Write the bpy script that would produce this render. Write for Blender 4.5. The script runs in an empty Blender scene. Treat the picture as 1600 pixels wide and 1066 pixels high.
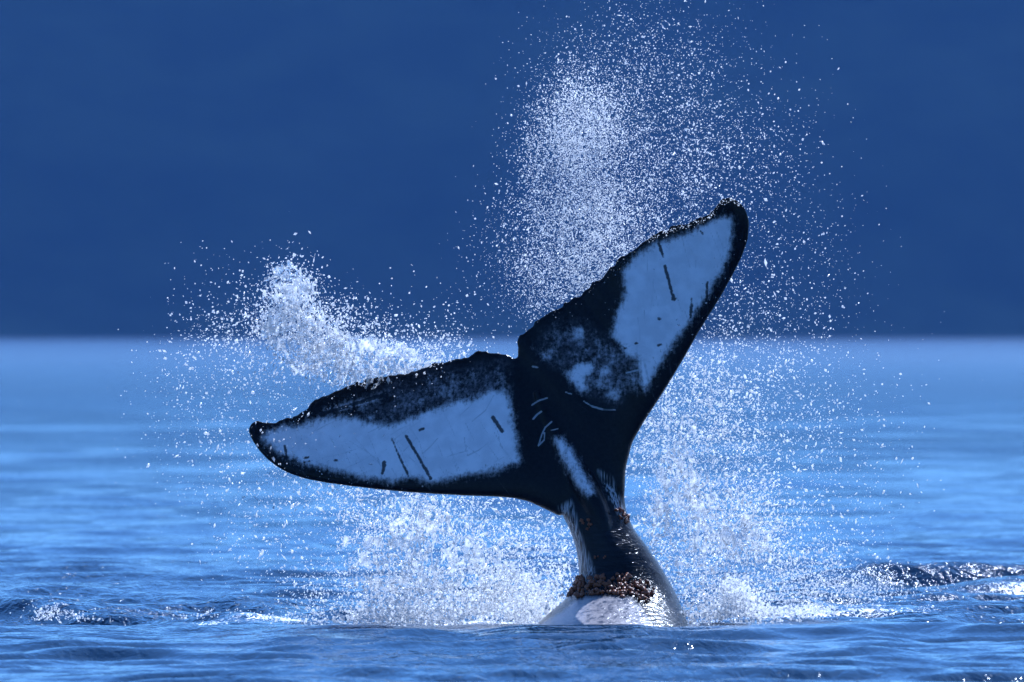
import bpy, math, random
import numpy as np
from mathutils import Vector

rng = np.random.default_rng(7)
random.seed(7)
S = bpy.context.scene
COL = S.collection

# ------------------------------------------------------------------ camera
F = 400.0 / 36.0 * 1600.0        # focal length in photo pixels
D0 = 94.0                        # metres from the lens to the whale
HC = 2.48                        # lens height above the sea
HY = 516.0                       # photo row of the true horizon
cam = bpy.data.cameras.new('camera')
cam.lens = 400.0
cam.sensor_width = 36.0
cam.clip_start = 0.5
cam.clip_end = 30000.0
cam.dof.use_dof = True
cam.dof.focus_distance = D0
cam.dof.aperture_fstop = 4.0
camo = bpy.data.objects.new('camera', cam)
camo.location = (0, -D0, HC)
camo.rotation_euler = (math.radians(90) - (533.0 - HY) / F, 0, 0)
COL.objects.link(camo)
S.camera = camo

# ------------------------------------------------------------------ sky and sun
SUN_EL = math.radians(48)
SUN_AZ = math.radians(22)        # from straight behind the whale, towards the right
world = bpy.data.worlds.new('World')
S.world = world
world.use_nodes = True
wn = world.node_tree
sky = wn.nodes.new('ShaderNodeTexSky')
sky.sky_type = 'NISHITA'
sky.sun_disc = False
sky.sun_elevation = SUN_EL
sky.sun_rotation = SUN_AZ
sky.altitude = 0
sky.air_density = 1.0
sky.dust_density = 0.5
sky.ozone_density = 10.0
bgn = wn.nodes['Background']
bgn.inputs['Strength'].default_value = 0.086
cast = wn.nodes.new('ShaderNodeMix')          # the cold colour balance of the picture, the same all over the sky
cast.data_type = 'RGBA'; cast.blend_type = 'MULTIPLY'; cast.inputs[0].default_value = 1.0
cast.inputs[7].default_value = (0.46, 0.715, 0.95, 1)
wn.links.new(sky.outputs['Color'], cast.inputs[6])
wn.links.new(cast.outputs[2], bgn.inputs['Color'])

sun = bpy.data.lights.new('sun', 'SUN')
sun.energy = 5.0
sun.angle = math.radians(0.53)
sun.color = (0.70, 0.80, 1.0)
suno = bpy.data.objects.new('sun', sun)
sd = Vector((math.sin(SUN_AZ) * math.cos(SUN_EL), math.cos(SUN_AZ) * math.cos(SUN_EL), math.sin(SUN_EL)))
suno.rotation_euler = sd.to_track_quat('Z', 'Y').to_euler()
suno.location = (20, 40, 60)
COL.objects.link(suno)

S.view_settings.view_transform = 'Standard'
S.view_settings.look = 'None'
S.view_settings.exposure = 1.3
S.view_settings.gamma = 1.0
S.view_settings.use_curve_mapping = False
S.cycles.use_denoising = True
S.cycles.max_bounces = 12
S.cycles.diffuse_bounces = 8
S.cycles.transmission_bounces = 8
S.cycles.volume_bounces = 1
S.cycles.sample_clamp_indirect = 6.0
S.cycles.sample_clamp_direct = 20.0
S.cycles.caustics_reflective = False
S.cycles.caustics_refractive = False

# ------------------------------------------------------------------ helpers
def P(px, py, Y=0.0):
    """A place in the world: seen at that spot of the photograph, Y metres beyond the whale."""
    d = D0 + np.asarray(Y, float)
    X = (np.asarray(px, float) - 800.0) * d / F
    Z = HC - (np.asarray(py, float) - HY) * d / F
    return np.stack(np.broadcast_arrays(X, d - D0, Z), -1)

def back(co):
    d = D0 + co[:, 1]
    return co[:, 0] * F / d + 800.0, HY + (HC - co[:, 2]) * F / d

_LAT = rng.random((64, 64, 64)).astype(np.float32) * 2 - 1
def vnoise(p, scale=1.0, seed=0):
    """Smooth value noise, -1..1, p is n x 3."""
    q = np.asarray(p, np.float64) / scale + seed * 17.31
    i = np.floor(q).astype(np.int64)
    f = q - i
    f = f * f * f * (f * (f * 6 - 15) + 10)
    i0 = i & 63
    i1 = (i + 1) & 63
    x0, y0, z0 = i0.T; x1, y1, z1 = i1.T
    fx, fy, fz = f.T
    def L(a, b, t): return a + (b - a) * t
    return L(L(L(_LAT[x0, y0, z0], _LAT[x1, y0, z0], fx), L(_LAT[x0, y1, z0], _LAT[x1, y1, z0], fx), fy),
             L(L(_LAT[x0, y0, z1], _LAT[x1, y0, z1], fx), L(_LAT[x0, y1, z1], _LAT[x1, y1, z1], fx), fy), fz)

def fbm(p, scale, octaves=3, seed=0):
    s = 0; a = 1.0; t = 0
    for k in range(octaves):
        s = s + a * vnoise(p, scale / 2 ** k, seed + k * 3)
        t += a; a *= 0.5
    return s / t

def mesh_obj(name, verts, faces, mat=None, parent=None, smooth=True, attrs=None):
    """faces: list of lists, or an int array n x k."""
    me = bpy.data.meshes.new(name)
    verts = np.asarray(verts, np.float32)
    if isinstance(faces, np.ndarray):
        n, k = faces.shape
        me.vertices.add(len(verts))
        me.vertices.foreach_set('co', verts.ravel())
        me.loops.add(n * k)
        me.loops.foreach_set('vertex_index', faces.astype(np.int32).ravel())
        me.polygons.add(n)
        me.polygons.foreach_set('loop_start', np.arange(0, n * k, k, dtype=np.int32))
        me.polygons.foreach_set('loop_total', np.full(n, k, np.int32))
        me.update(calc_edges=True)
    else:
        me.from_pydata([tuple(v) for v in verts], [], faces)
        me.update()
    if smooth:
        me.polygons.foreach_set('use_smooth', np.ones(len(me.polygons), bool))
    for k, v in (attrs or {}).items():
        a = me.attributes.new(k, 'FLOAT', 'POINT')
        a.data.foreach_set('value', np.asarray(v, np.float32))
    if mat: me.materials.append(mat)
    o = bpy.data.objects.new(name, me)
    COL.objects.link(o)
    if parent: o.parent = parent
    return o

def tag(o, label=None, cat=None, group=None, kind=None):
    if label: o['label'] = label
    if cat: o['category'] = cat
    if group: o['group'] = group
    if kind: o['kind'] = kind
    return o

def new_mat(name):
    m = bpy.data.materials.new(name)
    m.use_nodes = True
    nt = m.node_tree
    return m, nt, nt.nodes['Principled BSDF'], nt.nodes['Material Output']

def N(nt, t, **kw):
    n = nt.nodes.new(t)
    for k, v in kw.items():
        if k.startswith('i_'):
            n.inputs[k[2:].replace('_', ' ')].default_value = v
        else:
            setattr(n, k, v)
    return n

def math_node(nt, op, a, b=None, clamp=False):
    n = nt.nodes.new('ShaderNodeMath'); n.operation = op; n.use_clamp = clamp
    for k, v in enumerate((a, b)):
        if v is None: continue
        if isinstance(v, (int, float)): n.inputs[k].default_value = v
        else: nt.links.new(v, n.inputs[k])
    return n.outputs[0]

def map_range(nt, v, a, b, c=0.0, d=1.0, smooth=True):
    n = nt.nodes.new('ShaderNodeMapRange')
    n.interpolation_type = 'SMOOTHSTEP' if smooth else 'LINEAR'
    nt.links.new(v, n.inputs[0])
    for k, x in enumerate((a, b, c, d)): n.inputs[k + 1].default_value = x
    return n.outputs[0]

def attr(nt, name):
    n = nt.nodes.new('ShaderNodeAttribute'); n.attribute_name = name
    return n.outputs['Fac']

def mix_col(nt, f, a, b):
    n = nt.nodes.new('ShaderNodeMix'); n.data_type = 'RGBA'
    for s, v in ((n.inputs[0], f), (n.inputs[6], a), (n.inputs[7], b)):
        if isinstance(v, (int, float)): s.default_value = v
        elif isinstance(v, tuple): s.default_value = (*v, 1)
        else: nt.links.new(v, s)
    return n.outputs[2]

def noise(nt, coord, scale, detail=3, rough=0.6, dist=0.0):
    n = nt.nodes.new('ShaderNodeTexNoise')
    n.inputs['Scale'].default_value = scale
    n.inputs['Detail'].default_value = detail
    n.inputs['Roughness'].default_value = rough
    n.inputs['Distortion'].default_value = dist
    nt.links.new(coord, n.inputs['Vector'])
    return n.outputs['Fac']

def objcoord(nt, scale=(1, 1, 1), rot=(0, 0, 0)):
    c = nt.nodes.new('ShaderNodeTexCoord')
    m = nt.nodes.new('ShaderNodeMapping')
    m.inputs['Scale'].default_value = scale
    m.inputs['Rotation'].default_value = rot
    nt.links.new(c.outputs['Object'], m.inputs['Vector'])
    return m.outputs['Vector']

# ------------------------------------------------------------------ materials
def make_water():
    m, nt, b, out = new_mat('sea_water')
    b.inputs['Base Color'].default_value = (0.004, 0.022, 0.055, 1)
    fr = attr(nt, 'far')
    nt.links.new(map_range(nt, fr, 0, 1, .05, .20, False), b.inputs['Roughness'])
    b.inputs['IOR'].default_value = 1.333
    v = objcoord(nt)
    n1 = noise(nt, objcoord(nt, (1.0, 0.55, 1)), 7.0, 3, 0.55, 0.6)
    n2 = noise(nt, objcoord(nt, (1.0, 0.7, 1)), 26.0, 2, 0.5, 0.3)
    wind = map_range(nt, noise(nt, objcoord(nt, (0.16, 0.05, 1), (0, 0, .25)), 1.0, 3, 0.55, 0.5), .32, .68, .45, 1.5)
    ch = math_node(nt, 'MULTIPLY', attr(nt, 'chop'), wind)
    h = math_node(nt, 'ADD', math_node(nt, 'MULTIPLY', n1, math_node(nt, 'ADD', math_node(nt, 'MULTIPLY', ch, 0.042), math_node(nt, 'MULTIPLY', wind, 0.019))),
                  math_node(nt, 'MULTIPLY', n2, math_node(nt, 'ADD', math_node(nt, 'MULTIPLY', ch, 0.010), 0.0026)))
    bp = N(nt, 'ShaderNodeBump')
    bp.inputs['Strength'].default_value = 1.0
    bp.inputs['Distance'].default_value = 1.0
    nt.links.new(h, bp.inputs['Height'])
    nt.links.new(bp.outputs[0], b.inputs['Normal'])
    # foam lying on the water
    fo = attr(nt, 'foam')
    fn = noise(nt, objcoord(nt, (1.0, 0.45, 1.0)), 16.0, 6, 0.75, 1.6)
    f = map_range(nt, math_node(nt, 'ADD', fo, math_node(nt, 'MULTIPLY', math_node(nt, 'SUBTRACT', fn, 0.5), 2.2)), 0.50, 0.75)
    fb = N(nt, 'ShaderNodeBsdfPrincipled')
    fb.inputs['Base Color'].default_value = (0.82, 0.84, 0.87, 1)
    fb.inputs['Roughness'].default_value = 0.5
    mx = N(nt, 'ShaderNodeMixShader')
    nt.links.new(f, mx.inputs[0]); nt.links.new(b.outputs[0], mx.inputs[1]); nt.links.new(fb.outputs[0], mx.inputs[2])
    nt.links.new(mx.outputs[0], out.inputs['Surface'])
    return m

def make_spray(name, clear, white=0.9, rough=0.12, see=0.25, vary=0.35, gloss=0.12):
    """Water thrown into the air: clear glassy part, and a milky aerated part that lets the sun through."""
    m, nt, b, out = new_mat(name)
    nt.nodes.remove(b)
    g = N(nt, 'ShaderNodeBsdfGlass'); g.inputs['IOR'].default_value = 1.333; g.inputs['Roughness'].default_value = rough
    g.inputs['Color'].default_value = (0.95, 0.97, 1, 1)
    t = N(nt, 'ShaderNodeBsdfTranslucent'); t.inputs['Color'].default_value = (white, white, white, 1)
    d = N(nt, 'ShaderNodeBsdfDiffuse'); d.inputs['Color'].default_value = (white, white, white, 1)
    s = N(nt, 'ShaderNodeBsdfGlossy'); s.inputs['Roughness'].default_value = 0.15
    m1 = N(nt, 'ShaderNodeMixShader'); m1.inputs[0].default_value = 0.25
    nt.links.new(t.outputs[0], m1.inputs[1]); nt.links.new(d.outputs[0], m1.inputs[2])
    m2 = N(nt, 'ShaderNodeMixShader'); m2.inputs[0].default_value = gloss
    nt.links.new(m1.outputs[0], m2.inputs[1]); nt.links.new(s.outputs[0], m2.inputs[2])
    m3 = N(nt, 'ShaderNodeMixShader')
    nz = noise(nt, objcoord(nt), 22.0, 2, 0.6)
    k = map_range(nt, nz, 0.38, 0.62, max(0, clear - vary), min(1, clear + vary))
    nt.links.new(k, m3.inputs[0]); nt.links.new(m2.outputs[0], m3.inputs[1]); nt.links.new(g.outputs[0], m3.inputs[2])
    tr = N(nt, 'ShaderNodeBsdfTransparent')
    m4 = N(nt, 'ShaderNodeMixShader'); m4.inputs[0].default_value = see
    nt.links.new(m3.outputs[0], m4.inputs[1]); nt.links.new(tr.outputs[0], m4.inputs[2])
    nt.links.new(m4.outputs[0], out.inputs['Surface'])
    return m

def make_skin():
    m, nt, b, out = new_mat('whale_skin')
    v = objcoord(nt)
    fine = noise(nt, v, 34.0, 5, 0.72)
    big = noise(nt, v, 7.0, 4, 0.6)
    streak = noise(nt, objcoord(nt, (60, 60, 5), (0, math.radians(12), 0)), 1.0, 3, 0.6)
    wh = attr(nt, 'white_patch')          # cm inside the white patch
    w = math_node(nt, 'ADD', wh, math_node(nt, 'MULTIPLY', math_node(nt, 'SUBTRACT', fine, 0.5), 16.0))
    w = math_node(nt, 'ADD', w, math_node(nt, 'MULTIPLY', math_node(nt, 'SUBTRACT', big, 0.5), 9.0))
    chord = noise(nt, objcoord(nt, (34, 10, 7), (0, math.radians(12), 0)), 1.0, 4, 0.7)
    w = math_node(nt, 'ADD', w, math_node(nt, 'MULTIPLY', math_node(nt, 'SUBTRACT', chord, 0.5), 11.0))
    wm = math_node(nt, 'MULTIPLY', map_range(nt, w, -5.0, 4.6), map_range(nt, wh, -3.5, 3.0, .35, 1.0))
    dirt = map_range(nt, big, 0.35, 0.7)
    white = mix_col(nt, dirt, (0.78, 0.71, 0.74), (0.92, 0.84, 0.87))
    black = mix_col(nt, map_range(nt, fine, 0.3, 0.75), (0.003, 0.004, 0.005), (0.012, 0.013, 0.015))
    mo = math_node(nt, 'MULTIPLY', attr(nt, 'mottle'), map_range(nt, math_node(nt, 'ADD', math_node(nt, 'MULTIPLY', fine, .6), math_node(nt, 'MULTIPLY', big, .4)), .37, .70))
    black = mix_col(nt, mo, black, (0.17, 0.155, 0.175))
    c = mix_col(nt, wm, black, white)
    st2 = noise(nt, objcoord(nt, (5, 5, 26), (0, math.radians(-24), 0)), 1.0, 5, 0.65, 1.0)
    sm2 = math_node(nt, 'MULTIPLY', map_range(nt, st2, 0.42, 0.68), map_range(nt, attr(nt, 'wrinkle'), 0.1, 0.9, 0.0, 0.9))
    c = mix_col(nt, sm2, c, (0.015, 0.019, 0.027))  # faint blue-grey streaks painting the sky's sheen onto the wet stock
    rk = map_range(nt, attr(nt, 'rake'), 0.0, 0.6, 0.34, 0.0)
    c = mix_col(nt, math_node(nt, 'MULTIPLY', rk, map_range(nt, big, .4, .6, .3, 1.0)), c, (0.10, 0.10, 0.11))
    gr = attr(nt, 'lit_flank')
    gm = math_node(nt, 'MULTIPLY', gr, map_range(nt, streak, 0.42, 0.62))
    c = mix_col(nt, gm, c, (0.42, 0.42, 0.44))  # sunlit streaks along the flanks, painted into the skin colour
    bl = attr(nt, 'pale_belly')
    bm_ = map_range(nt, math_node(nt, 'ADD', bl, math_node(nt, 'MULTIPLY', math_node(nt, 'SUBTRACT', streak, 0.5), 5.0)), -1.5, 2.5)
    c = mix_col(nt, bm_, c, (0.29, 0.27, 0.285))
    sp = math_node(nt, 'ADD', map_range(nt, attr(nt, 'wrinkle'), 0.1, 0.9, 0.14, 0.20), math_node(nt, 'MULTIPLY', bm_, 0.40))
    nt.links.new(sp, b.inputs['Specular IOR Level'])
    sc = attr(nt, 'scratch')              # cm from the nearest dark scratch
    sm = map_range(nt, math_node(nt, 'ADD', sc, math_node(nt, 'MULTIPLY', math_node(nt, 'SUBTRACT', fine, 0.5), 2.6)), 0.0, 0.8, 0.9, 0.0)
    c = mix_col(nt, sm, c, (0.012, 0.014, 0.018))
    ls = attr(nt, 'scar_glint')
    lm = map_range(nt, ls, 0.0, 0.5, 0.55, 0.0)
    c = mix_col(nt, lm, c, (0.6, 0.6, 0.63))  # light scars and wet glints, both drawn into the skin colour
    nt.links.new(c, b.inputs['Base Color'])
    b.inputs['Roughness'].default_value = 0.28
    rr = map_range(nt, wm, 0.0, 1.0, 0.20, 0.40, False)
    nt.links.new(rr, b.inputs['Roughness'])
    b.inputs['IOR'].default_value = 1.38
    wr = noise(nt, objcoord(nt, (14, 14, 40), (0, math.radians(-20), 0)), 1.0, 3, 0.55, 0.8)
    h = math_node(nt, 'ADD', math_node(nt, 'MULTIPLY', wr, math_node(nt, 'MULTIPLY', attr(nt, 'wrinkle'), 0.011)), math_node(nt, 'MULTIPLY', fine, 0.0025))
    bp = N(nt, 'ShaderNodeBump'); bp.inputs['Strength'].default_value = 0.8; bp.inputs['Distance'].default_value = 1.0
    nt.links.new(h, bp.inputs['Height']); nt.links.new(bp.outputs[0], b.inputs['Normal'])
    return m

def make_barnacle():
    m, nt, b, out = new_mat('barnacle_shell')
    n = noise(nt, objcoord(nt), 60.0, 3, 0.6)
    c = mix_col(nt, map_range(nt, n, 0.35, 0.65), (0.10, 0.022, 0.006), (0.38, 0.105, 0.035))
    nt.links.new(c, b.inputs['Base Color'])
    b.inputs['Roughness'].default_value = 0.4
    return m

def make_forest():
    m, nt, b, out = new_mat('forest_slope')
    n = noise(nt, objcoord(nt), 0.03, 5, 0.65)
    c = mix_col(nt, map_range(nt, n, 0.3, 0.7), (0.004, 0.009, 0.010), (0.007, 0.015, 0.015))
    nt.links.new(c, b.inputs['Base Color']); b.inputs['Roughness'].default_value = 0.95
    b.inputs['Specular IOR Level'].default_value = 0.0
    return m

M_WATER = make_water()
M_DROP = make_spray('spray_drops', 0.2, 0.97)
M_LIG = make_spray('splash_water', 0.52, 0.97, 0.12, .38)
M_FOAM = make_spray('foam', 0.0, 0.95, 0.12, .18, 0.0, .03)
M_SKIN = make_skin()
M_BARN = make_barnacle()
M_FOREST = make_forest()

# ------------------------------------------------------------------ sea
def water_waves():
    r = np.random.default_rng(21)
    W = []
    for lam, amp, n, spread in ((14, .026, 6, .8), (6, .020, 9, .9), (2.8, .016, 10, .7), (1.3, .0125, 12, .5), (.65, .0074, 16, .6), (.33, .0034, 18, .8)):
        for k in range(n):
            l = lam * r.uniform(.72, 1.35)
            th = math.radians(-82) + r.normal(0, spread * .55)
            W.append((l, amp * r.uniform(.5, 1.2) * (l / lam) / math.sqrt(n) * 1.6, math.cos(th), math.sin(th), r.uniform(0, 6.28)))
    return W
WAVES = water_waves()

def ridge(x, y, p0, p1, h, back_w, front_w, taper=.5):
    """A travelling wavelet: crest from p0 to p1, long back, steep face towards -Y."""
    p0 = np.array(p0, float); p1 = np.array(p1, float)
    t = p1 - p0; L = np.hypot(*t); t /= L
    nx, ny = -t[1], t[0]
    if ny < 0: nx, ny = -nx, -ny
    s = (x - p0[0]) * t[0] + (y - p0[1]) * t[1]
    q = (x - p0[0]) * nx + (y - p0[1]) * ny + .12 * np.sin(s * 2.3 + p0[0]) + .06 * np.sin(s * 5.1 + 1)
    prof = np.where(q > 0, np.exp(-(q / back_w) ** 2), np.exp(-(q / front_w) ** 2))
    e = 1 / (1 + np.exp(-s / (taper * .35))) / (1 + np.exp((s - L) / (taper * .35)))
    return h * prof * e

def chop_zone(x, y):
    return np.exp(-((y - 6) / 7.5) ** 2) * (0.75 + .5 * np.exp(-((x - 4) / 2.2) ** 2))

def sea_height(x, y, spacing):
    h = np.zeros_like(x)
    cz = chop_zone(x, y)
    for l, a, cx, cy, ph in WAVES:
        fade = np.clip((l / (spacing * 2.5) - 1) / 3, 0, 1)
        s = np.sin((x * cx + y * cy) * 2 * math.pi / l + ph)
        boost = 1.0 + (0.55 * cz if l < 2.0 else 0.1 * cz) + (.45 * np.clip((-y - 1.5) / 3, 0, 1) if l < 2.0 else 0)
        h += a * fade * boost * (2 * ((s + 1) / 2) ** 1.5 - 0.85)
    near = np.abs(y) < 60
    if near.any():
        # swell in front of the whale that hides its waterline
        hump = np.interp(x, [-6, -4.2, -2, 0, 1.5, 4.2, 7], [.04, .05, .09, .15, .17, .20, .22]) + .012 * np.sin(x * 3.1) + .008 * np.sin(x * 7.3 + 1)
        h += hump * np.exp(-((y + 5.2) / np.where(y < -5.2, 6.5, 1.7)) ** 2)
        h += ridge(x, y, (-4.9, 5.6), (-2.25, 1.6), .16, .9, .26)
        h += ridge(x, y, (-3.1, 7.5), (-1.2, 4.5), .08, .6, .22)
        h += ridge(x, y, (2.9, 15), (7.5, 17.5), .23, 1.6, .42)
        h += ridge(x, y, (4.3, 12.5), (8, 13.6), .14, 1.0, .4)
        h += ridge(x, y, (2.3, 5.0), (4.0, 7.4), .10, .7, .18)
        h += ridge(x, y, (3.4, 1.5), (6.4, 3.5), .12, .9, .3)
    return h

def sea_foam(x, y):
    def g(cx, cy, sx, sy, a=1.0, rot=0.0):
        c, s = math.cos(rot), math.sin(rot)
        u = (x - cx) * c + (y - cy) * s; v = -(x - cx) * s + (y - cy) * c
        return a * np.exp(-(u / sx) ** 2 - (v / sy) ** 2)
    f = g(-.6, .6, 1.4, 2.0, .5) + g(1.6, 1.2, 1.0, 2.6, .5) + g(.6, .2, .9, 1.2, .4)
    f += g(2.8, 4.5, 1.1, .9, .42, .5) + g(4.4, 8.4, 1.4, .35, .55, .2) + g(3.1, 2.2, 1.0, .16, .6, .5) + g(5.0, 11.8, .9, .8, .55) + g(4.1, 13.4, .5, .3, .4) + g(3.4, 9.6, .7, .4, .6) + g(5.0, 6.5, .9, .35, .5)
    f += g(-1.9, 1.8, .6, .5, .5) + g(-2.5, 1.2, .25, .3, .4) + g(-3.9, 4.2, .25, .35, .42)
    f += .12 * chop_zone(x, y) * np.clip((x + 5) / 6, 0.25, 1)
    return np.clip(f, 0, 1)

def sea_chop(x, y):
    def g(cx, cy, sx, sy, a=1.0): return a * np.exp(-((x - cx) / sx) ** 2 - ((y - cy) / sy) ** 2)
    c = g(-3.5, 4.2, 1.0, 2.2, .8) + g(-2.3, 4.8, 1.0, 3.0, 1.1) + g(-1.2, 5, 1.2, 3, .5)
    c += g(3.4, 10, 1.2, 3.5, .8) + g(4.6, 10.5, 1.4, 3, .8) + g(4.6, 7, 1.6, 5, .9) + g(2.4, 6, 1.4, 4, .8) + g(3.0, 1.5, 1.6, 2.2, .8)
    c = c * (1 - .8 * np.exp(-((y - 16.3) / 1.5) ** 2) / (1 + np.exp(-(x - 3.3) / .2)))
    return np.clip(c + .36 - .3 * np.clip((-1.0 - y) / 2, 0, 1), 0, 1.3)

def build_sea():
    d = list(np.linspace(-140, 1, 16)) + list(np.geomspace(3, 66, 40)) + list(np.arange(66.5, 72, .25)) + list(np.arange(72, 112, .057))
    while d[-1] < 4600:
        d.append(d[-1] + max(.05, (d[-1] - 111) * (.0055 if d[-1] < 420 else .012) + .05))
        if d[-1] - d[-2] > 60: d[-1] = d[-2] + 60
    d = np.array(d)
    dense = np.linspace(-1, 1, 240)
    side = 1 + np.geomspace(.02, 480, 34)
    s = np.concatenate([-side[::-1], dense, side])
    w = np.maximum(5.6, d * .0585)
    wide = np.minimum(1, 3200 / (w * s.max()))
    X = w[:, None] * s[None, :]
    X = np.where(np.abs(s)[None, :] > 1.5, np.sign(s)[None, :] * np.minimum(np.abs(X), 3200 + np.abs(s)[None, :]), X)
    Yw = np.repeat((d - D0)[:, None], len(s), 1)
    sp = np.gradient(d)
    spx = w * (2 / 239)
    spacing = np.repeat(np.maximum(sp * .55, spx)[:, None], len(s), 1)
    spacing = np.maximum(spacing, np.where(np.abs(s) > 1, np.gradient(s)[None, :] * w[:, None] * .8, 0))
    Z = sea_height(X, Yw, spacing)
    fo = sea_foam(X, Yw)
    nr, nc = X.shape
    v = np.stack([X, Yw, Z], -1).reshape(-1, 3)
    idx = np.arange(nr * nc).reshape(nr, nc)
    f = np.stack([idx[:-1, :-1], idx[:-1, 1:], idx[1:, 1:], idx[1:, :-1]], -1).reshape(-1, 4)
    o = mesh_obj('sea', v, f, M_WATER, attrs={'foam': fo.ravel(), 'chop': sea_chop(X, Yw).ravel(),
                 'far': np.clip((np.maximum(Yw - 15, 0) / 900.0), 0, 1).ravel() ** .75})
    return tag(o, 'rippled blue sea surface', None, None, 'structure')
build_sea()

# ------------------------------------------------------------------ far shore
def build_hills():
    xs = np.linspace(-3000, 3000, 150)
    ys = np.linspace(3500, 5200, 40)
    X, Y = np.meshgrid(xs, ys)
    t = (Y - 3500) / 1700
    p = np.stack([X, Y, 0 * X], -1).reshape(-1, 3)
    n = fbm(p, 900, 4, 3).reshape(X.shape)
    sh = fbm(p * [1, 0, 0], 700, 3, 9).reshape(X.shape) * 60
    tt = np.clip((Y - 3560 - sh) / 900, 0, 1)
    Z = -.9 + tt ** .7 * (300 + 90 * n) + 18 * fbm(p, 120, 2, 5).reshape(X.shape) * np.clip(tt * 6, 0, 1)
    Z = np.where(tt <= 0, -.9, np.maximum(Z, -.9))
    v = np.stack([X, Y, Z], -1).reshape(-1, 3)
    nr, nc = X.shape
    idx = np.arange(nr * nc).reshape(nr, nc)
    f = np.stack([idx[:-1, :-1], idx[:-1, 1:], idx[1:, 1:], idx[1:, :-1]], -1).reshape(-1, 4)
    o = mesh_obj('hills', v, f, M_FOREST)
    return tag(o, 'hazy dark blue hillside beyond the sea', None, None, 'structure'), Z.max()
hills, hill_top = build_hills()

def build_haze():
    x0, x1, y0, y1, z0, z1 = -3900, 3900, -240, 5400, -2.2, hill_top + 12
    v = [(x, y, z) for z in (z0, z1) for y in (y0, y1) for x in (x0, x1)]
    f = [[0, 2, 3, 1], [4, 5, 7, 6], [0, 1, 5, 4], [2, 6, 7, 3], [0, 4, 6, 2], [1, 3, 7, 5]]
    m, nt, b, out = new_mat('haze_air')
    nt.nodes.remove(b)
    pv = nt.nodes.new('ShaderNodeVolumePrincipled')
    pv.inputs['Color'].default_value = (0.11, 0.37, 1.0, 1)
    pv.inputs['Density'].default_value = 0.000037
    pv.inputs['Anisotropy'].default_value = 0.0
    nt.links.new(pv.outputs[0], out.inputs['Volume'])
    o = mesh_obj('haze', v, f, m, smooth=False)
    return tag(o, None, None, None, 'stuff')
build_haze()

# ------------------------------------------------------------------ whale
LEFT_TRAIL = [(389,668),(393.4,661),(401,658),(410.6,658.8),(426,660),(432.5,659.4),(448,653),(463.8,646.3),(476,640.6),(487,629.7),(498,620),(504,615.6),(517,614),(521.6,610),(538.8,604.7),(557.5,598),(573,593),(588.8,590.6),(601,587.5),(620,585.5),(635.6,582.8),(651,578.8),(670,571),(682.5,568),(698,564),(713.8,559.4),(729,556),(745,551.6),(760.6,547.5),(776,548.8),(785.6,548.8),(795,553),(806,561)]
LEFT_LEAD = [(389,668),(388,676),(393.4,687),(404.4,704),(417,717.5),(432.5,729.7),(451,740),(476,748.4),(507.5,754.7),(542,759.4),(588.8,765),(635.6,769.4),(682.5,772.5),(729,775),(773,776.6),(800,778.5),(824.8,783.5),(850,795),(872,806)]
RIGHT_TRAIL = [(809,561),(807.6,545),(808,530),(812.8,523),(823.5,518.9),(832.4,510),(844.9,497.5),(862.7,486.8),(880.5,477.9),(891.2,467.2),(905.5,460),(919.7,447.6),(937.6,433.3),(955.4,415.5),(969.6,403),(983.9,392.3),(1001.7,378),(1019.6,367.3),(1040.9,358.4),(1055.2,353.1),(1069.5,351.3),(1083.7,344.2),(1101.5,338.8),(1114,331.7),(1121.2,321),(1126.5,312.1),(1140.8,309.2),(1153.2,313.9),(1160,320)]
RIGHT_LEAD = [(976,775),(977.5,733.3),(987.8,692),(1006.4,659),(1031,622),(1055.2,583),(1073,552.7),(1090.9,520.6),(1108.7,492),(1126.5,463.6),(1144.3,431.5),(1160.4,399.4),(1169.3,372.7),(1171,347.7),(1167,331),(1160,320)]

def resample(pts, n, pw=1.0):
    p = np.array(pts, float)
    t = np.concatenate([[0], np.cumsum(np.hypot(*np.diff(p, axis=0).T))]); t /= t[-1]
    u = np.linspace(0, 1, n) ** pw
    return np.stack([np.interp(u, t, p[:, 0]), np.interp(u, t, p[:, 1])], 1)

def smooth1(p, k=2):
    p = p.copy()
    for _ in range(k):
        p[1:-1] = .25 * p[:-2] + .5 * p[1:-1] + .25 * p[2:]
    return p

def fluke_y(px, py):
    a = ((px - 815) * .40 + (py - 560) * .916) / 189.1
    s = ((px - 815) * .916 - (py - 560) * .40) / 189.1
    slope = np.interp(s, [-2.3, -.5, .3, 2.1], [-.42, -.34, -.12, .20])
    return .05 + (a - .75) * slope + .05 * np.abs(s) ** 1.7

def loft(rings):
    n = len(rings); m = len(rings[0])
    v = np.concatenate(rings)
    i = np.arange(n * m).reshape(n, m)
    f = [list(q) for q in np.stack([i[:-1], np.roll(i[:-1], -1, 1), np.roll(i[1:], -1, 1), i[1:]], -1).reshape(-1, 4)]
    f.append(list(i[0][::-1])); f.append(list(i[-1]))
    return v, f

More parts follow.
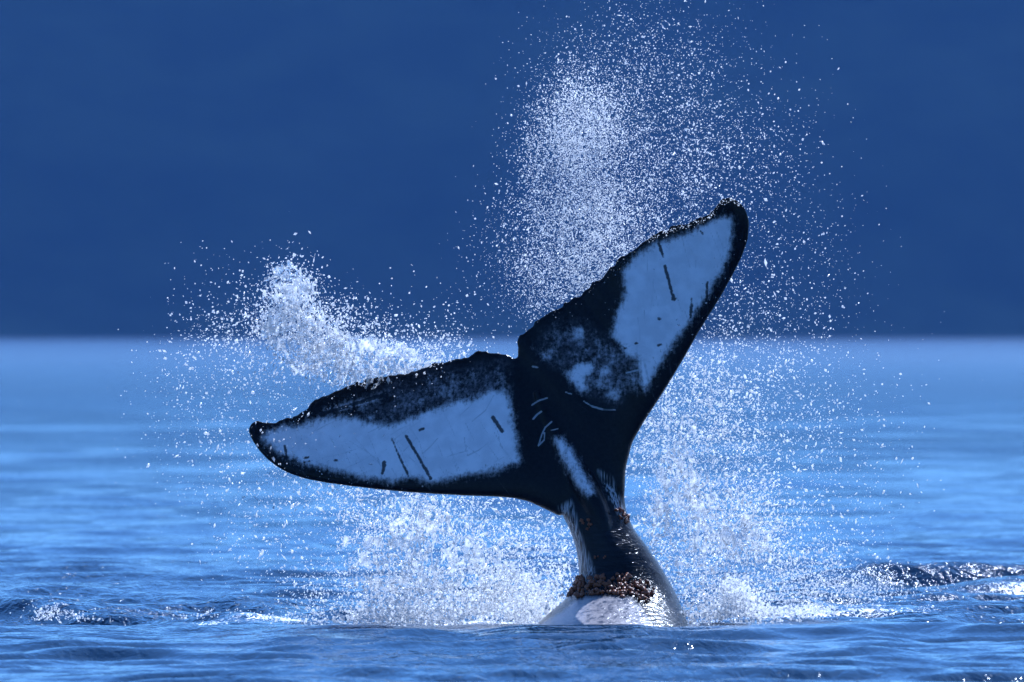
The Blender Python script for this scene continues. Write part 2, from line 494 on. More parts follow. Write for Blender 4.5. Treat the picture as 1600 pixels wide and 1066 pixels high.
def build_whale_mesh():
    parts_v = []; parts_f = []; off = 0
    def add(v, f):
        nonlocal off
        parts_v.append(v); parts_f.extend([[k + off for k in q] for q in f]); off += len(v)
    # flukes, one loft from the left tip to the right tip
    n1 = 210
    LT = resample(LEFT_TRAIL, n1); LL = smooth1(resample(LEFT_LEAD, n1), 6)
    RT = resample(RIGHT_TRAIL[::-1], n1)[::-1]; RL = smooth1(resample(RIGHT_LEAD, n1), 6)
    mid = 26
    m = np.linspace(0, 1, mid + 2)[1:-1, None]
    MT = LT[-1] + (RT[0] - LT[-1]) * m
    ML = LL[-1] + (RL[0] - LL[-1]) * m + np.sin(m * math.pi) * [0, 6]
    T = np.concatenate([LT, MT, RT]); L = np.concatenate([LL, ML, RL])
    # knobbly trailing edge
    k = np.arange(len(T))
    arc = np.concatenate([[0], np.cumsum(np.hypot(*np.diff(T, axis=0).T))])
    jag = vnoise(np.stack([arc, 0 * arc, 0 * arc], 1), 9.0, 3) * 3.0 + vnoise(np.stack([arc, 0 * arc, 0 * arc], 1), 5.0, 5) * 2.6
    dirv = T - L; ln = np.hypot(*dirv.T)[:, None] + 1e-6
    T = T + dirv / ln * (jag * np.clip(ln[:, 0] / 60, 0, 1))[:, None]
    nu = 40
    u = (1 - np.cos(np.linspace(0, math.pi, nu))) / 2
    rings = []
    for i in range(len(T)):
        l = L[i]; t = T[i]
        px = l[0] + (t[0] - l[0]) * u; py = l[1] + (t[1] - l[1]) * u
        y = fluke_y(px, py)
        c = np.hypot(*(t - l)) / 189.1
        s = abs((l[0] + t[0]) / 2 - 900) / 500
        tk = np.interp(s, [0, .25, 1], [.18, .125, .11]) * c
        prof = 5 * (.2969 * np.sqrt(u) - .126 * u - .3516 * u ** 2 + .2843 * u ** 3 - .1015 * u ** 4)
        edge = np.minimum(.016, .3 * c) * np.sin(np.clip((1 - u) / .02, 0, 1) * math.pi / 2) * np.clip(u / .02, 0, 1)
        h = tk * prof + edge
        fr = P(px, py, y - h); bk = P(px, py, y + h)
        # sections keep their thickness along depth only, so scale both faces to the same outline
        bk[:, 0] = fr[:, 0] = P(px, py, y)[:, 0]; bk[:, 2] = fr[:, 2] = P(px, py, y)[:, 2]
        rings.append(np.concatenate([fr, bk[::-1][1:-1]]))
    add(*loft(rings))
    # tail stock
    lv = [  # row, left, right, depth centre, half depth, keel
        (690, 876, 968, .10, .07, .0), (720, 871, 972, .08, .13, .0), (745, 870, 974, .06, .18, .0), (770, 872, 975, .05, .24, .02), (800, 876, 978, .04, .30, .03),
        (830, 891.5, 992, .02, .35, .03), (860, 901, 1016, 0, .40, .02), (890, 905, 1035, -.02, .46, 0), (912, 903, 1048, -.06, .52, 0),
        (930, 890, 1057, -.16, .62, 0), (948, 868, 1065, -.32, .74, 0), (966, 846, 1071, -.54, .86, 0), (985, 824, 1077, -.8, .95, 0), (1010, 800, 1085, -1.1, 1.0, 0), (1045, 780, 1095, -1.4, 1.0, 0), (1090, 770, 1105, -1.5, .95, 0)]
    lv = np.array(lv)
    rows = np.linspace(690, 1090, 110)
    cols = [np.interp(rows, lv[:, 0], lv[:, j]) for j in range(1, 6)]
    cols = [smooth1(c, 8) for c in cols]
    th = np.linspace(0, 2 * math.pi, 56, endpoint=False)
    rings = []
    for j, r in enumerate(rows):
        l, rr, yc, hd, kl = (c[j] for c in cols)
        cx = (l + rr) / 2; hw = (rr - l) / 2
        e = 2.25
        ct, st = np.cos(th), np.sin(th)
        x = np.sign(ct) * np.abs(ct) ** (2 / e); y = np.sign(st) * np.abs(st) ** (2 / e)
        y = np.where(y < 0, y * (1 + kl * 4 * np.exp(-(x / .3) ** 2)), y)
        rings.append(P(cx + hw * x, r, 0) + np.stack([0 * x, yc + hd * y, 0 * x], -1))
    add(*loft(rings))
    # keel running up the middle of the underside
    kp = np.array([(838, 612, .02, 7), (847, 640, .0, 11), (862, 668, -.05, 14), (880, 697, -.11, 17), (897, 728, -.17, 19), (912, 755, -.23, 20), (927, 785, -.28, 19), (940, 815, -.30, 17), (950, 850, -.30, 12)])
    q = np.linspace(0, 1, 60); t0 = np.linspace(0, 1, len(kp))
    kk = np.stack([smooth1(np.interp(q, t0, kp[:, j]), 5) for j in range(4)], 1)
    th = np.linspace(0, 2 * math.pi, 24, endpoint=False)
    rings = []
    for x, r, y, w in kk:
        rings.append(P(x + .9 * w * np.cos(th), r - .35 * w * np.cos(th), 0) + np.stack([0 * th, fluke_y(x, r) * .3 + y + .09 + .13 * np.sin(th), 0 * th], -1))
    add(*loft(rings))
    v = np.concatenate(parts_v)
    tmp = mesh_obj('whale_draft', v, parts_f)
    r = tmp.modifiers.new('r', 'REMESH'); r.mode = 'VOXEL'; r.voxel_size = .0125; r.use_smooth_shade = True
    sm = tmp.modifiers.new('s', 'SMOOTH'); sm.factor = .5; sm.iterations = 4
    dg = bpy.context.evaluated_depsgraph_get()
    me = bpy.data.meshes.new_from_object(tmp.evaluated_get(dg))
    bpy.data.objects.remove(tmp)
    me.name = 'body'
    return me

def poly_sdf(px, py, poly):
    """Signed distance in photo pixels, positive inside."""
    p = np.array(poly, float); q = np.roll(p, -1, 0)
    best = np.full(len(px), 1e9); inside = np.zeros(len(px), bool)
    for (ax, ay), (bx, by) in zip(p, q):
        ex, ey = bx - ax, by - ay
        wx, wy = px - ax, py - ay
        t = np.clip((wx * ex + wy * ey) / (ex * ex + ey * ey + 1e-9), 0, 1)
        best = np.minimum(best, (wx - t * ex) ** 2 + (wy - t * ey) ** 2)
        c = ((ay > py) != (by > py)) & (px < (bx - ax) * (py - ay) / (by - ay + 1e-12) + ax)
        inside ^= c
    return np.where(inside, 1, -1) * np.sqrt(best)

def seg_d(px, py, segs):
    best = np.full(len(px), 1e9)
    for ax, ay, bx, by, w in segs:
        ex, ey = bx - ax, by - ay
        t = np.clip(((px - ax) * ex + (py - ay) * ey) / (ex * ex + ey * ey), 0, 1)
        best = np.minimum(best, np.hypot(px - ax - t * ex, py - ay - t * ey) - w / 2)
    return best

WHITE_LEFT = [(409,682),(420,673),(440,668),(470,665),(497,654),(530,651),(560,658),(590,664),(625,661),(645,652),(680,637),(700,632),(722,626),(745,622),(765,611),(788,610),(797,622),(801,642),(804,662),(808,690),(811,724),(790,731),(760,737),(730,742),(700,750),(675,751),(640,748),(610,751),(570,745),(530,740),(500,731),(470,723),(440,713),(424,701)]
PALE_LEFT = [(505,640),(545,625),(590,618),(600,624),(570,636),(530,646)]
WHITE_RIGHT = [(1029,380.5),(1057,369.5),(1088.5,358.5),(1120,343),(1132.4,337),(1142,340),(1144.6,361),(1142,385),(1135,405),(1125,431.7),(1110.5,451),(1096,475.6),(1079,502.4),(1061.7,524.4),(1042,551),(1026.7,575.9),(1016,597),(1006,610),(1000,585),(994.6,560),(973,547.4),(959,527),(962.5,494),(975,458),(973,426),(991,401)]
SMALL_WHITE = [(881,584),(897,570),(922,566),(930,574),(917,590),(919,611),(906,611),(891,599)]
MOTTLE = [(850,520),(900,505),(950,530),(985,555),(1000,600),(960,630),(910,600),(880,570),(840,560)]
MOTTLE_LEFT = [(560,630),(620,600),(700,585),(780,570),(798,600),(795,640),(700,632),(640,652),(590,662),(555,650)]
KEEL_PALE = [(867,686),(880,685),(893,706),(906,728),(919,752),(927,770),(918,774),(904,758),(889,735),(876,712)]
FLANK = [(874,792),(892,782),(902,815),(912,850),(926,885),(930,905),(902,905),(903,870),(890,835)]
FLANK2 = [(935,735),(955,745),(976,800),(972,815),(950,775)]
BELLY = [(800,1030),(815,997),(850,970),(878,956),(898,938),(925,931),(985,933),(1004,950),(1024,985),(1036,1030)]
DARK = [(635,682,655,716,3),(655,716,673,748,3.2),(612,685,623,712,1),(623,712,638,744,2.4),(601,722,598,739,3.5),(770,652,784,674,4.5),(445,697,448,718,2.5),
        (500,648,555,631,4.5),(555,631,600,617,5),(474,716,482,715,2),(474,722,484,721,1.6),(523,719,527,720,2),(655,672,662,670,2),
        (1029,381,1036,401,3),(1039,416,1046,442,3.4),(1046,442,1053,468,3.4),(1050,468,1056,467,2),(1105,441,1103,482,2.6),(1081,467,1081,478,1.6),(1079,480,1080,488,3),(1079,491,1079,496,2),
        (1134,412,1138,436,4),(1131,440,1129,452,3),(1117,463,1118,475,3),(1029,498,1031,499,2.5),(1028,540,1034,538,2),(993,537,995,537,2),(976,543,978,544,2),(1094,361,1098,366,1.5)]
SCAR_GLINT = [(912,627,925,635,1.4),(925,635,942,640,2.2),(942,640,962,640.5,1.2),(831,633,842,626,1.6),(842,626,855,622,1.6),(841,697,847,678,1.2),(847,678,852,668,1.4),(852,668,862,659,1.6),(841,697,850,688,1.2),(850,688,851,676,1.2),
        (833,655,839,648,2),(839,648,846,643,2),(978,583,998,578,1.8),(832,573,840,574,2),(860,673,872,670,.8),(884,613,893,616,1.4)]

whale = bpy.data.objects.new('humpback_whale', None)
whale.empty_display_size = .3
COL.objects.link(whale)
whale.location = (0, 0, 0)
tag(whale, 'humpback whale tail raised from the sea, dark with white patches under both flukes', 'whale')
wme = build_whale_mesh()
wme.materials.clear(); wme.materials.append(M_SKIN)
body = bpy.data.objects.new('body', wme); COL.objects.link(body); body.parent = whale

def paint_whale():
    n = len(wme.vertices)
    co = np.empty(n * 3, np.float32); wme.vertices.foreach_get('co', co); co = co.reshape(-1, 3).astype(float)
    no = np.empty(n * 3, np.float32); wme.vertices.foreach_get('normal', no); no = no.reshape(-1, 3)
    px, py = back(co)
    K = 100 / 189.1           # photo px -> cm
    lo = fbm(co, .16, 3, 4) * 4.5
    w = np.full(n, -60.0)
    for poly, offs in ((WHITE_LEFT, 0), (PALE_LEFT, 6), (WHITE_RIGHT, 0), (SMALL_WHITE, 1)):
        w = np.maximum(w, poly_sdf(px, py, poly) - offs + (lo if offs < 5 else 0))
    mt = np.minimum(poly_sdf(px, py, MOTTLE) * .6, 3) - 7.5 + fbm(co, .1, 3, 8) * 11
    w = np.maximum(w, np.minimum(poly_sdf(px, py, MOTTLE_LEFT) * .6, 2) - 9.5 + fbm(co, .12, 3, 18) * 11)
    w = np.maximum(w, mt)
    w = np.maximum(w, np.minimum(poly_sdf(px, py, KEEL_PALE), 4))
    w = np.where(no[:, 1] > .25, -40, w)
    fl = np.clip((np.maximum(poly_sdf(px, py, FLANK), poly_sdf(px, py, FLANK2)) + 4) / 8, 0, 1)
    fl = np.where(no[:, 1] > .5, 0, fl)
    be = np.where(no[:, 1] > .4, -40, poly_sdf(px, py, BELLY))
    wob = fbm(co, .05, 2, 44) * 1.5
    sc = np.where(no[:, 1] > .2, 60, seg_d(px + wob, py, DARK)); sr = np.where(no[:, 1] > .2, 60, seg_d(px, py, SCAR_GLINT))
    mot = np.clip((np.maximum(poly_sdf(px, py, MOTTLE), poly_sdf(px, py, MOTTLE_LEFT)) + 14) / 34 + fbm(co, .2, 2, 61) * .4, 0, 1) * np.where(no[:, 1] > .2, 0, 1)
    g = np.random.default_rng(5)
    rk = np.full(n, 1e9)
    for (x0, x1, y0, y1, ang, k) in ((440, 800, 640, 750, 62, 46), (980, 1140, 360, 600, 74, 36), (450, 800, 650, 740, -35, 18), (830, 1000, 520, 640, 20, 14)):
        segs = []
        for _ in range(k):
            a = math.radians(ang + g.normal(0, 12)); l = g.uniform(12, 60); x = g.uniform(x0, x1); y = g.uniform(y0, y1); b_ = g.normal(0, .12)
            p0 = np.array([x, y]); p1 = p0 + l / 2 * np.array([math.cos(a), math.sin(a)]); p2 = p1 + l / 2 * np.array([math.cos(a + b_), math.sin(a + b_)])
            wd = g.uniform(.2, 1.0)
            segs += [(*p0, *p1, wd), (*p1, *p2, wd * .6)]
        rk = np.minimum(rk, seg_d(px, py, segs))
    rk = np.where(no[:, 1] > .2, 60, rk)
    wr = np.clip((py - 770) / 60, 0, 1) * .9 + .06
    for k, val in (('white_patch', w * K), ('lit_flank', fl), ('pale_belly', be * K), ('scratch', np.clip(sc, -5, 30) * K), ('scar_glint', np.clip(sr, -5, 30) * K), ('wrinkle', wr), ('mottle', mot), ('rake', np.clip(rk, -5, 30) * K)):
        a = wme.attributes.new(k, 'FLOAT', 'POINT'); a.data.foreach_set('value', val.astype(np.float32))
    return co, no, px, py
w_co, w_no, w_px, w_py = paint_whale()

# barnacles crowding on the tail stock, each one a part
def lump_mesh(seed):
    r = np.random.default_rng(seed)
    import bmesh
    bm = bmesh.new()
    bmesh.ops.create_icosphere(bm, subdivisions=2, radius=1.0)
    for v in bm.verts:
        k = 1 + .5 * float(vnoise(np.array([v.co]) + seed * 3.1, .8, seed)[0]) + .45 * float(vnoise(np.array([v.co]) + seed * 1.7, .36, seed + 2)[0]) + r.normal(0, .06)
        v.co *= k
        if v.co.z > .55: v.co.z -= .35 * (v.co.z - .3)
    me = bpy.data.meshes.new('barnacle'); bm.to_mesh(me); bm.free()
    me.polygons.foreach_set('use_smooth', np.ones(len(me.polygons), bool))
    me.materials.append(M_BARN)
    return me
LUMPS = [lump_mesh(k) for k in range(5)]
def barnacles(poly, count, r0, r1):
    ok = np.where((poly_sdf(w_px, w_py, poly) > 0) & (w_no[:, 1] < .1))[0]
    if not len(ok): return
    for i in rng.choice(ok, min(count, len(ok)), replace=False):
        o = bpy.data.objects.new('barnacle', random.choice(LUMPS)); COL.objects.link(o)
        o.parent = whale
        r = r0 + (r1 - r0) * rng.random() ** 1.8
        nn = Vector(w_no[i])
        o.location = Vector(w_co[i]) + nn * r * rng.uniform(.2, 1.0)
        o.rotation_euler = (nn + Vector(rng.normal(0, .5, 3))).to_track_quat('Z', 'Y').to_euler()
        o.scale = (r * rng.uniform(.8, 1.2), r * rng.uniform(.8, 1.2), r * rng.uniform(.8, 1.5))
BAND = [(876,921),(888,905),(905,899),(922,902),(940,896),(952,899),(966,893),(978,898),(996,906),(1014,911),(1022,922),(1016,940),(1004,942),(992,931),(970,933),(952,927),(930,930),(912,934),(893,931),(880,937)]
barnacles(BAND, 258, .008, .024)
barnacles([(957,796),(966,793),(978,800),(983,810),(977,818),(966,810)], 26, .009, .018)
barnacles([(908,813),(922,811),(926,820),(920,827),(910,825)], 10, .008, .014)
barnacles([(930,868),(948,868),(948,874),(930,874)], 5, .006, .012)

# ------------------------------------------------------------------ water thrown up by the tail
OCT_V = np.array([(1,0,0),(-1,0,0),(0,1,0),(0,-1,0),(0,0,1),(0,0,-1)], float)
OCT_F = np.array([(0,2,4),(2,1,4),(1,3,4),(3,0,4),(2,0,5),(1,2,5),(3,1,5),(0,3,5)], int)

def rot_mats(n, r):
    q = r.normal(size=(n, 4)); q /= np.linalg.norm(q, axis=1)[:, None]
    w, x, y, z = q.T
    return np.stack([np.stack([1-2*(y*y+z*z), 2*(x*y-z*w), 2*(x*z+y*w)], -1),
                     np.stack([2*(x*y+z*w), 1-2*(x*x+z*z), 2*(y*z-x*w)], -1),
                     np.stack([2*(x*z-y*w), 2*(y*z+x*w), 1-2*(x*x+y*y)], -1)], 1)

def drops(name, pts, rad, label, mat, stretch=.5, seed=0):
    r = np.random.default_rng(seed)
    n = len(pts)
    sc = rad[:, None] * np.exp(r.normal(0, .22, (n, 3)))
    sc[:, 0] *= 1 + np.abs(r.normal(0, stretch, n))
    R = rot_mats(n, r)
    v = pts[:, None, :] + np.einsum('nij,nvj->nvi', R, OCT_V[None] * sc[:, None, :])
    f = (OCT_F[None] + (np.arange(n) * 6)[:, None, None]).reshape(-1, 3)
    o = mesh_obj(name, v.reshape(-1, 3), f, mat)
    return tag(o, label, 'spray', None, 'stuff')

def cloud(n, blobs, yr, seed, clump=(.9, .22), hardness=1.6):
    """Points of a spray cloud: blobs are (px, py, sx, sy, rot deg, weight, skew) in the tail's own plane, thinned into clumps."""
    r = np.random.default_rng(seed)
    w = np.array([b[5] for b in blobs], float); w /= w.sum()
    out = []; got = 0
    while got < n:
        m = n * 2
        k = r.choice(len(blobs), m, p=w)
        B = np.array([b[:5] for b in blobs], float)[k]
        g = r.normal(size=(m, 2))
        a = np.radians(B[:, 4])
        u = g[:, 0] * B[:, 2]; v = g[:, 1] * B[:, 3]
        px = B[:, 0] + u * np.cos(a) - v * np.sin(a); py = B[:, 1] + u * np.sin(a) + v * np.cos(a)
        y = r.uniform(yr[0], yr[1], m) + r.normal(0, .12, m)
        p = P(px, py, y)
        c = .5 + .5 * fbm(p * [1, .6, 1], clump[0], 2, seed) * 1.7
        c2 = .5 + .5 * fbm(p * [1, .6, 1], clump[1], 2, seed + 5) * 1.9
        keep = r.random(m) < (np.clip(c, 0, 1) ** hardness * .8 + .2) * (np.clip(c2, 0, 1) ** hardness * .8 + .2)
        keep &= (p[:, 2] > .02)
        out.append(p[keep]); got += keep.sum()
    return np.concatenate(out)[:n]

def sizes(n, med, sig, cap, seed):
    return np.minimum(med * np.exp(np.random.default_rng(seed).normal(0, sig, n)), cap)

def ropes(starts, vel, seed, steps=22, step=.016, wig=.9, rad=(.004, .010), grav=.0):
    """Strings of water: each follows its throw, bent by a swirling field, thick and thin along its length."""
    r = np.random.default_rng(seed)
    p = starts.copy(); v = vel / np.linalg.norm(vel, axis=1)[:, None]
    n = len(p)
    R0 = r.uniform(rad[0], rad[1], n)
    L = r.integers(steps // 3, steps + 1, n)
    P_, R_ = [], []
    for k in range(steps):
        live = k < L
        tt = k / np.maximum(L, 1)
        pin = .55 + .45 * vnoise(p, .05, seed + 9)
        P_.append(p[live].copy()); R_.append((R0 * pin * (1 - .55 * tt))[live])
        sw = np.stack([vnoise(p, .13, seed + 1), vnoise(p, .16, seed + 2) * .6, vnoise(p, .13, seed + 3)], 1) + .6 * np.stack([vnoise(p, .055, seed + 4), 0 * p[:, 0], vnoise(p, .055, seed + 6)], 1)
        v = v + sw * wig * .45
        v[:, 2] -= grav
        v /= np.linalg.norm(v, axis=1)[:, None]
        p = p + v * step
    return np.concatenate(P_), np.concatenate(R_)

def sheets(blobs, count, yr, seed, cell=.006, net=.085, rad=(.0055, .0095), cut=.5, fall=(1.25, .8)):
    """Thin torn sheets of water: rumpled films, kept only along a net of strings and in a few whole patches."""
    g = np.random.default_rng(seed)
    b = np.array([q[:4] for q in blobs], float)
    x0, x1 = (b[:, 0] - 2.2 * b[:, 2]).min(), (b[:, 0] + 2.2 * b[:, 2]).max()
    y0, y1 = (b[:, 1] - 2.2 * b[:, 3]).min(), (b[:, 1] + 2.2 * b[:, 3]).max()
    out, ra = [], []
    for k in range(count):
        st = cell * 189.1
        gx, gy = np.meshgrid(np.arange(x0, x1, st), np.arange(y0, y1, st))
        px = gx.ravel() + g.normal(0, .25 * st, gx.size); py = gy.ravel() + g.normal(0, .25 * st, gx.size)
        dens = np.zeros(px.size)
        for q in blobs:
            a = math.radians(q[4]); dx, dy = px - q[0], py - q[1]
            u = (dx * math.cos(a) + dy * math.sin(a)) / q[2]; v = (-dx * math.sin(a) + dy * math.cos(a)) / q[3]
            dens = np.maximum(dens, min(1, q[5] / 3) * np.exp(-.5 * (u * u + v * v)))
        yc = yr[0] + (yr[1] - yr[0]) * (k + .5) / count
        p = P(px, py, yc)
        so = seed + 31 * k
        p[:, 1] += fbm(p, .35, 3, so) * .16
        warp = np.stack([fbm(p, .16, 2, so + 1), 0 * px, fbm(p, .16, 2, so + 2)], 1) * .05
        q2 = (p + warp) * [fall[0], 1, fall[1]]
        n1 = np.abs(vnoise(q2, net, so + 3)); n2 = np.abs(vnoise(q2, net * .48, so + 4)); film = fbm(q2, net * 1.4, 2, so + 5)
        edge = fbm(p, .14, 3, so + 6) * .55
        d = dens + edge * .8
        keep = (d > cut) & ((n1 < .10) | (n2 < .085) | (film > .62))
        keep |= (d > cut + .55) & ((n1 < .2) | (n2 < .16) | (film > .25))
        out.append(p[keep]); ra.append(g.uniform(*rad, keep.sum()) * (.75 + .5 * np.clip(d[keep], 0, 1)))
    return np.concatenate(out), np.concatenate(ra)

def skin_points(name, pts, rad, voxel, mat, label, decimate=None):
    """Fuse points of water into one liquid surface."""
    me = bpy.data.meshes.new(name)
    me.vertices.add(len(pts)); me.vertices.foreach_set('co', pts.astype(np.float32).ravel())
    a = me.attributes.new('rad', 'FLOAT', 'POINT'); a.data.foreach_set('value', rad.astype(np.float32))
    me.update()
    o = bpy.data.objects.new(name, me); COL.objects.link(o)
    ng = bpy.data.node_groups.new('fuse', 'GeometryNodeTree')
    ng.interface.new_socket('Geometry', in_out='INPUT', socket_type='NodeSocketGeometry')
    ng.interface.new_socket('Geometry', in_out='OUTPUT', socket_type='NodeSocketGeometry')
    gi = ng.nodes.new('NodeGroupInput'); go = ng.nodes.new('NodeGroupOutput')
    mp = ng.nodes.new('GeometryNodeMeshToPoints')
    na = ng.nodes.new('GeometryNodeInputNamedAttribute'); na.data_type = 'FLOAT'; na.inputs['Name'].default_value = 'rad'
    pv = ng.nodes.new('GeometryNodePointsToVolume'); pv.resolution_mode = 'VOLUME_VOXEL_SIZE' if False else 'VOXEL_SIZE'
    pv.inputs['Voxel Size'].default_value = voxel; pv.inputs['Density'].default_value = 1.0
    vm = ng.nodes.new('GeometryNodeVolumeToMesh'); vm.resolution_mode = 'GRID'
    vm.inputs['Threshold'].default_value = .3; vm.inputs['Adaptivity'].default_value = 0.0
    k = ng.links.new
    k(gi.outputs[0], mp.inputs['Mesh']); k(na.outputs['Attribute'], mp.inputs['Radius'])
    k(mp.outputs[0], pv.inputs['Points']); k(na.outputs['Attribute'], pv.inputs['Radius'])
    k(pv.outputs[0], vm.inputs['Volume']); k(vm.outputs[0], go.inputs[0])
    md = o.modifiers.new('fuse', 'NODES'); md.node_group = ng
    dg = bpy.context.evaluated_depsgraph_get()
    m2 = bpy.data.meshes.new_from_object(o.evaluated_get(dg))
    o.modifiers.clear(); o.data = m2
    bpy.data.meshes.remove(me); bpy.data.node_groups.remove(ng)
    m2.name = name
    m2.polygons.foreach_set('use_smooth', np.ones(len(m2.polygons), bool))
    m2.materials.clear(); m2.materials.append(mat)
    print('FUSED', name, len(pts), len(m2.polygons))
    return tag(o, label, 'splash', None, 'stuff')

# 1 tall plume behind the right fluke
UP = [(900,200,30,55,0,4), (905,255,40,55,0,5), (915,320,46,60,8,5), (925,390,62,50,0,4), (885,165,24,28,0,1.4), (850,420,45,55,-35,2.0), (835,250,14,60,0,.8), (970,330,55,70,0,2.5), (960,230,45,60,0,1.5), (960,420,50,40,-35,2)]
UPW = [(1010,190,85,80,0,3.2), (1080,240,85,100,0,2.6), (1000,95,75,42,0,1.0), (1170,330,70,90,0,1.2), (1010,300,70,60,0,1.8), (1225,440,55,80,0,.7), (1150,460,70,70,0,1.2), (1030,50,80,30,0,.25)]
n = 13000
drops('tall_spray_plume', cloud(n, UP, (.15, .9), 11, (.5, .13), 1.5), sizes(n, .0038, .42, .009, 12), 'tall plume of fine white spray rising behind the right fluke', M_DROP, .5, 13)
n = 7500
drops('drifting_spray', cloud(n, UPW, (.0, 1.2), 14, (.6, .16), 1.4), sizes(n, .0033, .5, .0095, 15), 'thinner spray drifting right of the tall plume', M_DROP, .4, 16)

# 2 crown of ropy water behind the left fluke
LEFT = [(455,450,26,28,0,3), (480,500,42,30,20,3), (440,500,30,35,0,1.6), (560,530,60,28,15,3), (640,550,50,22,12,2.2), (370,520,42,45,0,1.2), (520,570,80,30,10,3), (430,570,70,35,0,1.3), (340,470,35,50,0,.25), (700,520,40,35,0,.3), (350,620,60,60,0,.9), (600,470,90,30,0,.12)]
n = 8500
drops('crown_spray', cloud(n, LEFT, (.3, .9), 21, (.7, .14), 1.5), sizes(n, .0042, .5, .014, 22), 'loose drops flung round the left water crown', M_DROP, .5, 23)
r = np.random.default_rng(31)
CROWN = [(452,428,18,16,0,3), (455,462,30,30,0,3), (470,510,38,40,10,3), (500,545,48,36,20,3), (540,540,44,18,25,3), (610,552,46,18,10,3), (580,580,80,18,-8,3), (665,572,30,10,-10,2), (425,500,22,30,0,2), (520,585,60,24,0,2)]
rp, rr = sheets(CROWN, 3, (.35, .75), 31, .0058, .085, (.0055, .0088), .50)
st = cloud(130, [(452,430,20,18,0,2), (500,470,30,20,40,2), (590,520,50,10,10,2), (430,470,14,30,0,1)], (.4, .7), 32, (.6, .12), .6)
vel = np.stack([-.2 + r.normal(0, .7, len(st)), r.normal(0, .25, len(st)), .9 + r.normal(0, .5, len(st))], 1)
r2, q2 = ropes(st, vel, 33, 18, .010, .9, (.006, .0105))
skin_points('water_crown', np.concatenate([rp, r2]), np.concatenate([rr, q2]), .0055, M_LIG, 'ropy crown of clear water curling up behind the left fluke')

# 3 ragged veil falling below the left fluke
VEIL = [(560,800,45,45,0,1.6), (640,830,60,55,0,2.6), (720,860,70,50,0,2.6), (800,890,45,45,0,2.4), (520,760,70,40,0,.9), (460,720,60,60,0,.7), (600,900,80,30,0,2.2), (720,930,80,22,0,3), (840,930,28,24,0,1.6), (520,920,50,30,0,1.0), (760,800,60,30,0,.8), (880,880,18,40,0,.6), (430,840,60,50,0,.4), (360,680,50,70,0,.5)]
n = 15000
drops('falling_spray', cloud(n, VEIL, (.2, 1.1), 41, (.6, .15), 1.5), sizes(n, .0042, .5, .014, 42), 'curtain of falling drops under the left fluke', M_DROP, 1.1, 43)
VR = [(600,790,45,22,0,1.5), (660,820,60,35,25,3), (700,870,70,35,0,3), (590,870,50,40,0,2), (780,900,50,30,0,2.5), (640,915,90,18,0,2.5), (840,925,30,18,0,1.5), (550,790,25,15,0,.6)]
rp, rr = sheets(VR, 2, (.15, .8), 45, .0062, .11, (.0055, .0090), .55, (1.5, .55))
skin_points('torn_water', rp, rr, .0055, M_LIG, 'torn strings of clear water under the left fluke')

# 4 curtain to the right of the tail stock
RIGHT = [(1020,690,28,55,0,2), (1075,760,38,80,10,2.6), (1130,800,42,80,10,2.6), (1080,620,50,45,0,1.2), (1180,830,55,55,0,2.4), (1240,860,50,40,0,2), (1020,800,30,60,0,1.4), (1150,600,90,70,0,1.1), (1230,690,80,80,0,.9), (1080,880,60,35,0,2.2), (1280,900,40,22,0,1.0), (1120,520,70,60,0,.7), (1300,800,60,60,0,.3)]
n = 15000
drops('right_spray', cloud(n, RIGHT, (.15, 1.1), 51, (.6, .15), 1.5), sizes(n, .0042, .5, .014, 52), 'curtain of falling drops right of the tail stock', M_DROP, 1.1, 53)
RR = [(1015,680,18,40,0,1.5), (1060,740,24,60,12,3), (1100,800,30,50,12,3), (1030,800,25,45,0,2), (1160,840,45,35,0,2.4), (1090,880,50,20,0,1.6), (1210,870,40,22,0,1.5), (1100,640,20,30,0,.8)]
rp, rr = sheets(RR, 2, (.15, .8), 55, .0062, .12, (.0055, .0088), .55, (1.6, .45))
skin_points('hanging_water', rp, rr, .0055, M_LIG, 'strings of clear water hanging right of the tail stock')

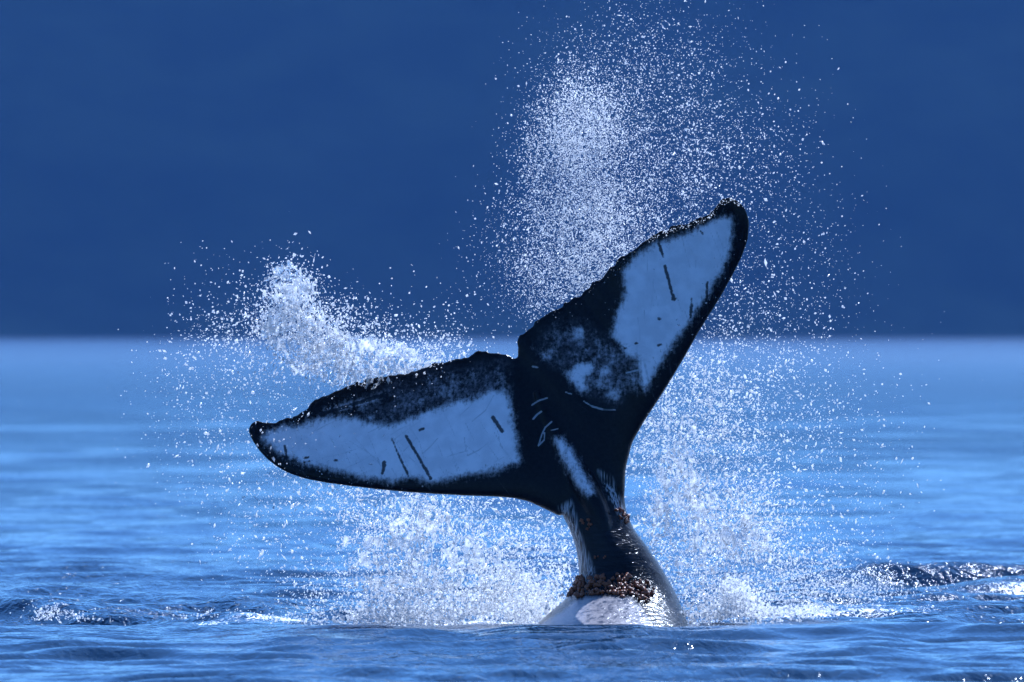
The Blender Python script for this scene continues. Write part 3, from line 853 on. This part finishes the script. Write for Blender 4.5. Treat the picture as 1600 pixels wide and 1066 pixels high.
# 5 white water boiling round the base, and little breaking crests
def boil(name, spots, count, label, seed, rad=(.008, .017), yr=(-.3, .9), jump=.10):
    st = cloud(count, spots, yr, seed, (.4, .12), .8)
    g = np.random.default_rng(seed)
    rad_ = g.uniform(*rad, len(st))
    return skin_points(name, st, rad_, .0075, M_FOAM, label)
boil('white_water', [(760,950,60,14,0,3), (660,962,60,10,0,2.5), (840,955,22,14,0,1.5), (590,965,40,10,0,1.2), (800,925,40,18,0,1.2)], 2300, 'white water boiling left of the tail stock', 61)
boil('foam_mound', [(1148,922,15,11,10,3), (1130,945,24,11,0,3), (1170,945,20,12,0,2), (1200,958,34,6,0,1.6), (1090,962,26,6,0,1.2), (1262,955,36,5,0,1)], 2000, 'mound of white foam right of the tail stock', 62, (.008, .016), (-.7, -.1))
n = 9000
BASE = [(700,955,90,14,0,3), (830,945,30,22,0,1.4), (590,960,50,12,0,1.2), (1150,930,60,26,0,2.4), (1250,930,60,18,0,2), (1080,940,25,20,0,1), (1340,915,40,14,0,.8), (480,970,40,8,0,.4), (1420,920,60,12,0,.3), (900,960,60,10,0,.3)]
drops('base_spray', cloud(n, BASE, (-.3, 1.2), 63, (.4, .1), 1.3), sizes(n, .0045, .42, .013, 64), 'low froth of drops round the waterline', M_DROP, .5, 65)
n = 500
CREST = [(75,962,14,9,0,2), (110,962,30,6,12,1.2), (165,972,30,4,8,.5), (290,990,15,7,0,1.6), (240,985,30,4,0,.5), (340,962,40,5,0,1.2), (430,970,30,5,0,.6)]
drops('crest_spray', cloud(n, CREST, (1.5, 3.0), 66, (.3, .1), .6), sizes(n, .005, .4, .012, 67), 'small drops along the breaking wavelets at far left', M_DROP, .4, 68)
# water beads shaken off along the right fluke's rear edge
n = 170
r = np.random.default_rng(71)
e = resample(RIGHT_TRAIL[12:], 400)[r.integers(150, 400, n)] + r.normal(0, 3.0, (n, 2)) + [1, 4]
drops('edge_drops', P(e[:, 0], e[:, 1], fluke_y(e[:, 0], e[:, 1]) - .05 - r.random(n) * .06), sizes(n, .0036, .35, .008, 72), 'beads of water along the right fluke tip', M_DROP, .4, 73)

# the finest spray, drifting off the plume
n = 18000
MIST = UP + UP + UPW + [(860, 300, 40, 90, 0, 3), (900, 420, 70, 60, 0, 4)]
drops('fine_mist', cloud(n, MIST, (.1, 1.3), 81, (.8, .2), 1.0), sizes(n, .0030, .3, .006, 82), 'finest mist drifting off the tall plume', M_DROP, .4, 83)
n = 16000
MIST2 = VEIL + RIGHT + [(700, 640, 300, 80, 0, 2), (1150, 650, 130, 120, 0, 4), (400, 700, 80, 80, 0, 2)]
drops('low_mist', cloud(n, MIST2, (.2, 1.5), 84, (.8, .2), 1.0), sizes(n, .0030, .3, .006, 85), 'finest mist hanging low behind the flukes', M_DROP, .4, 86)
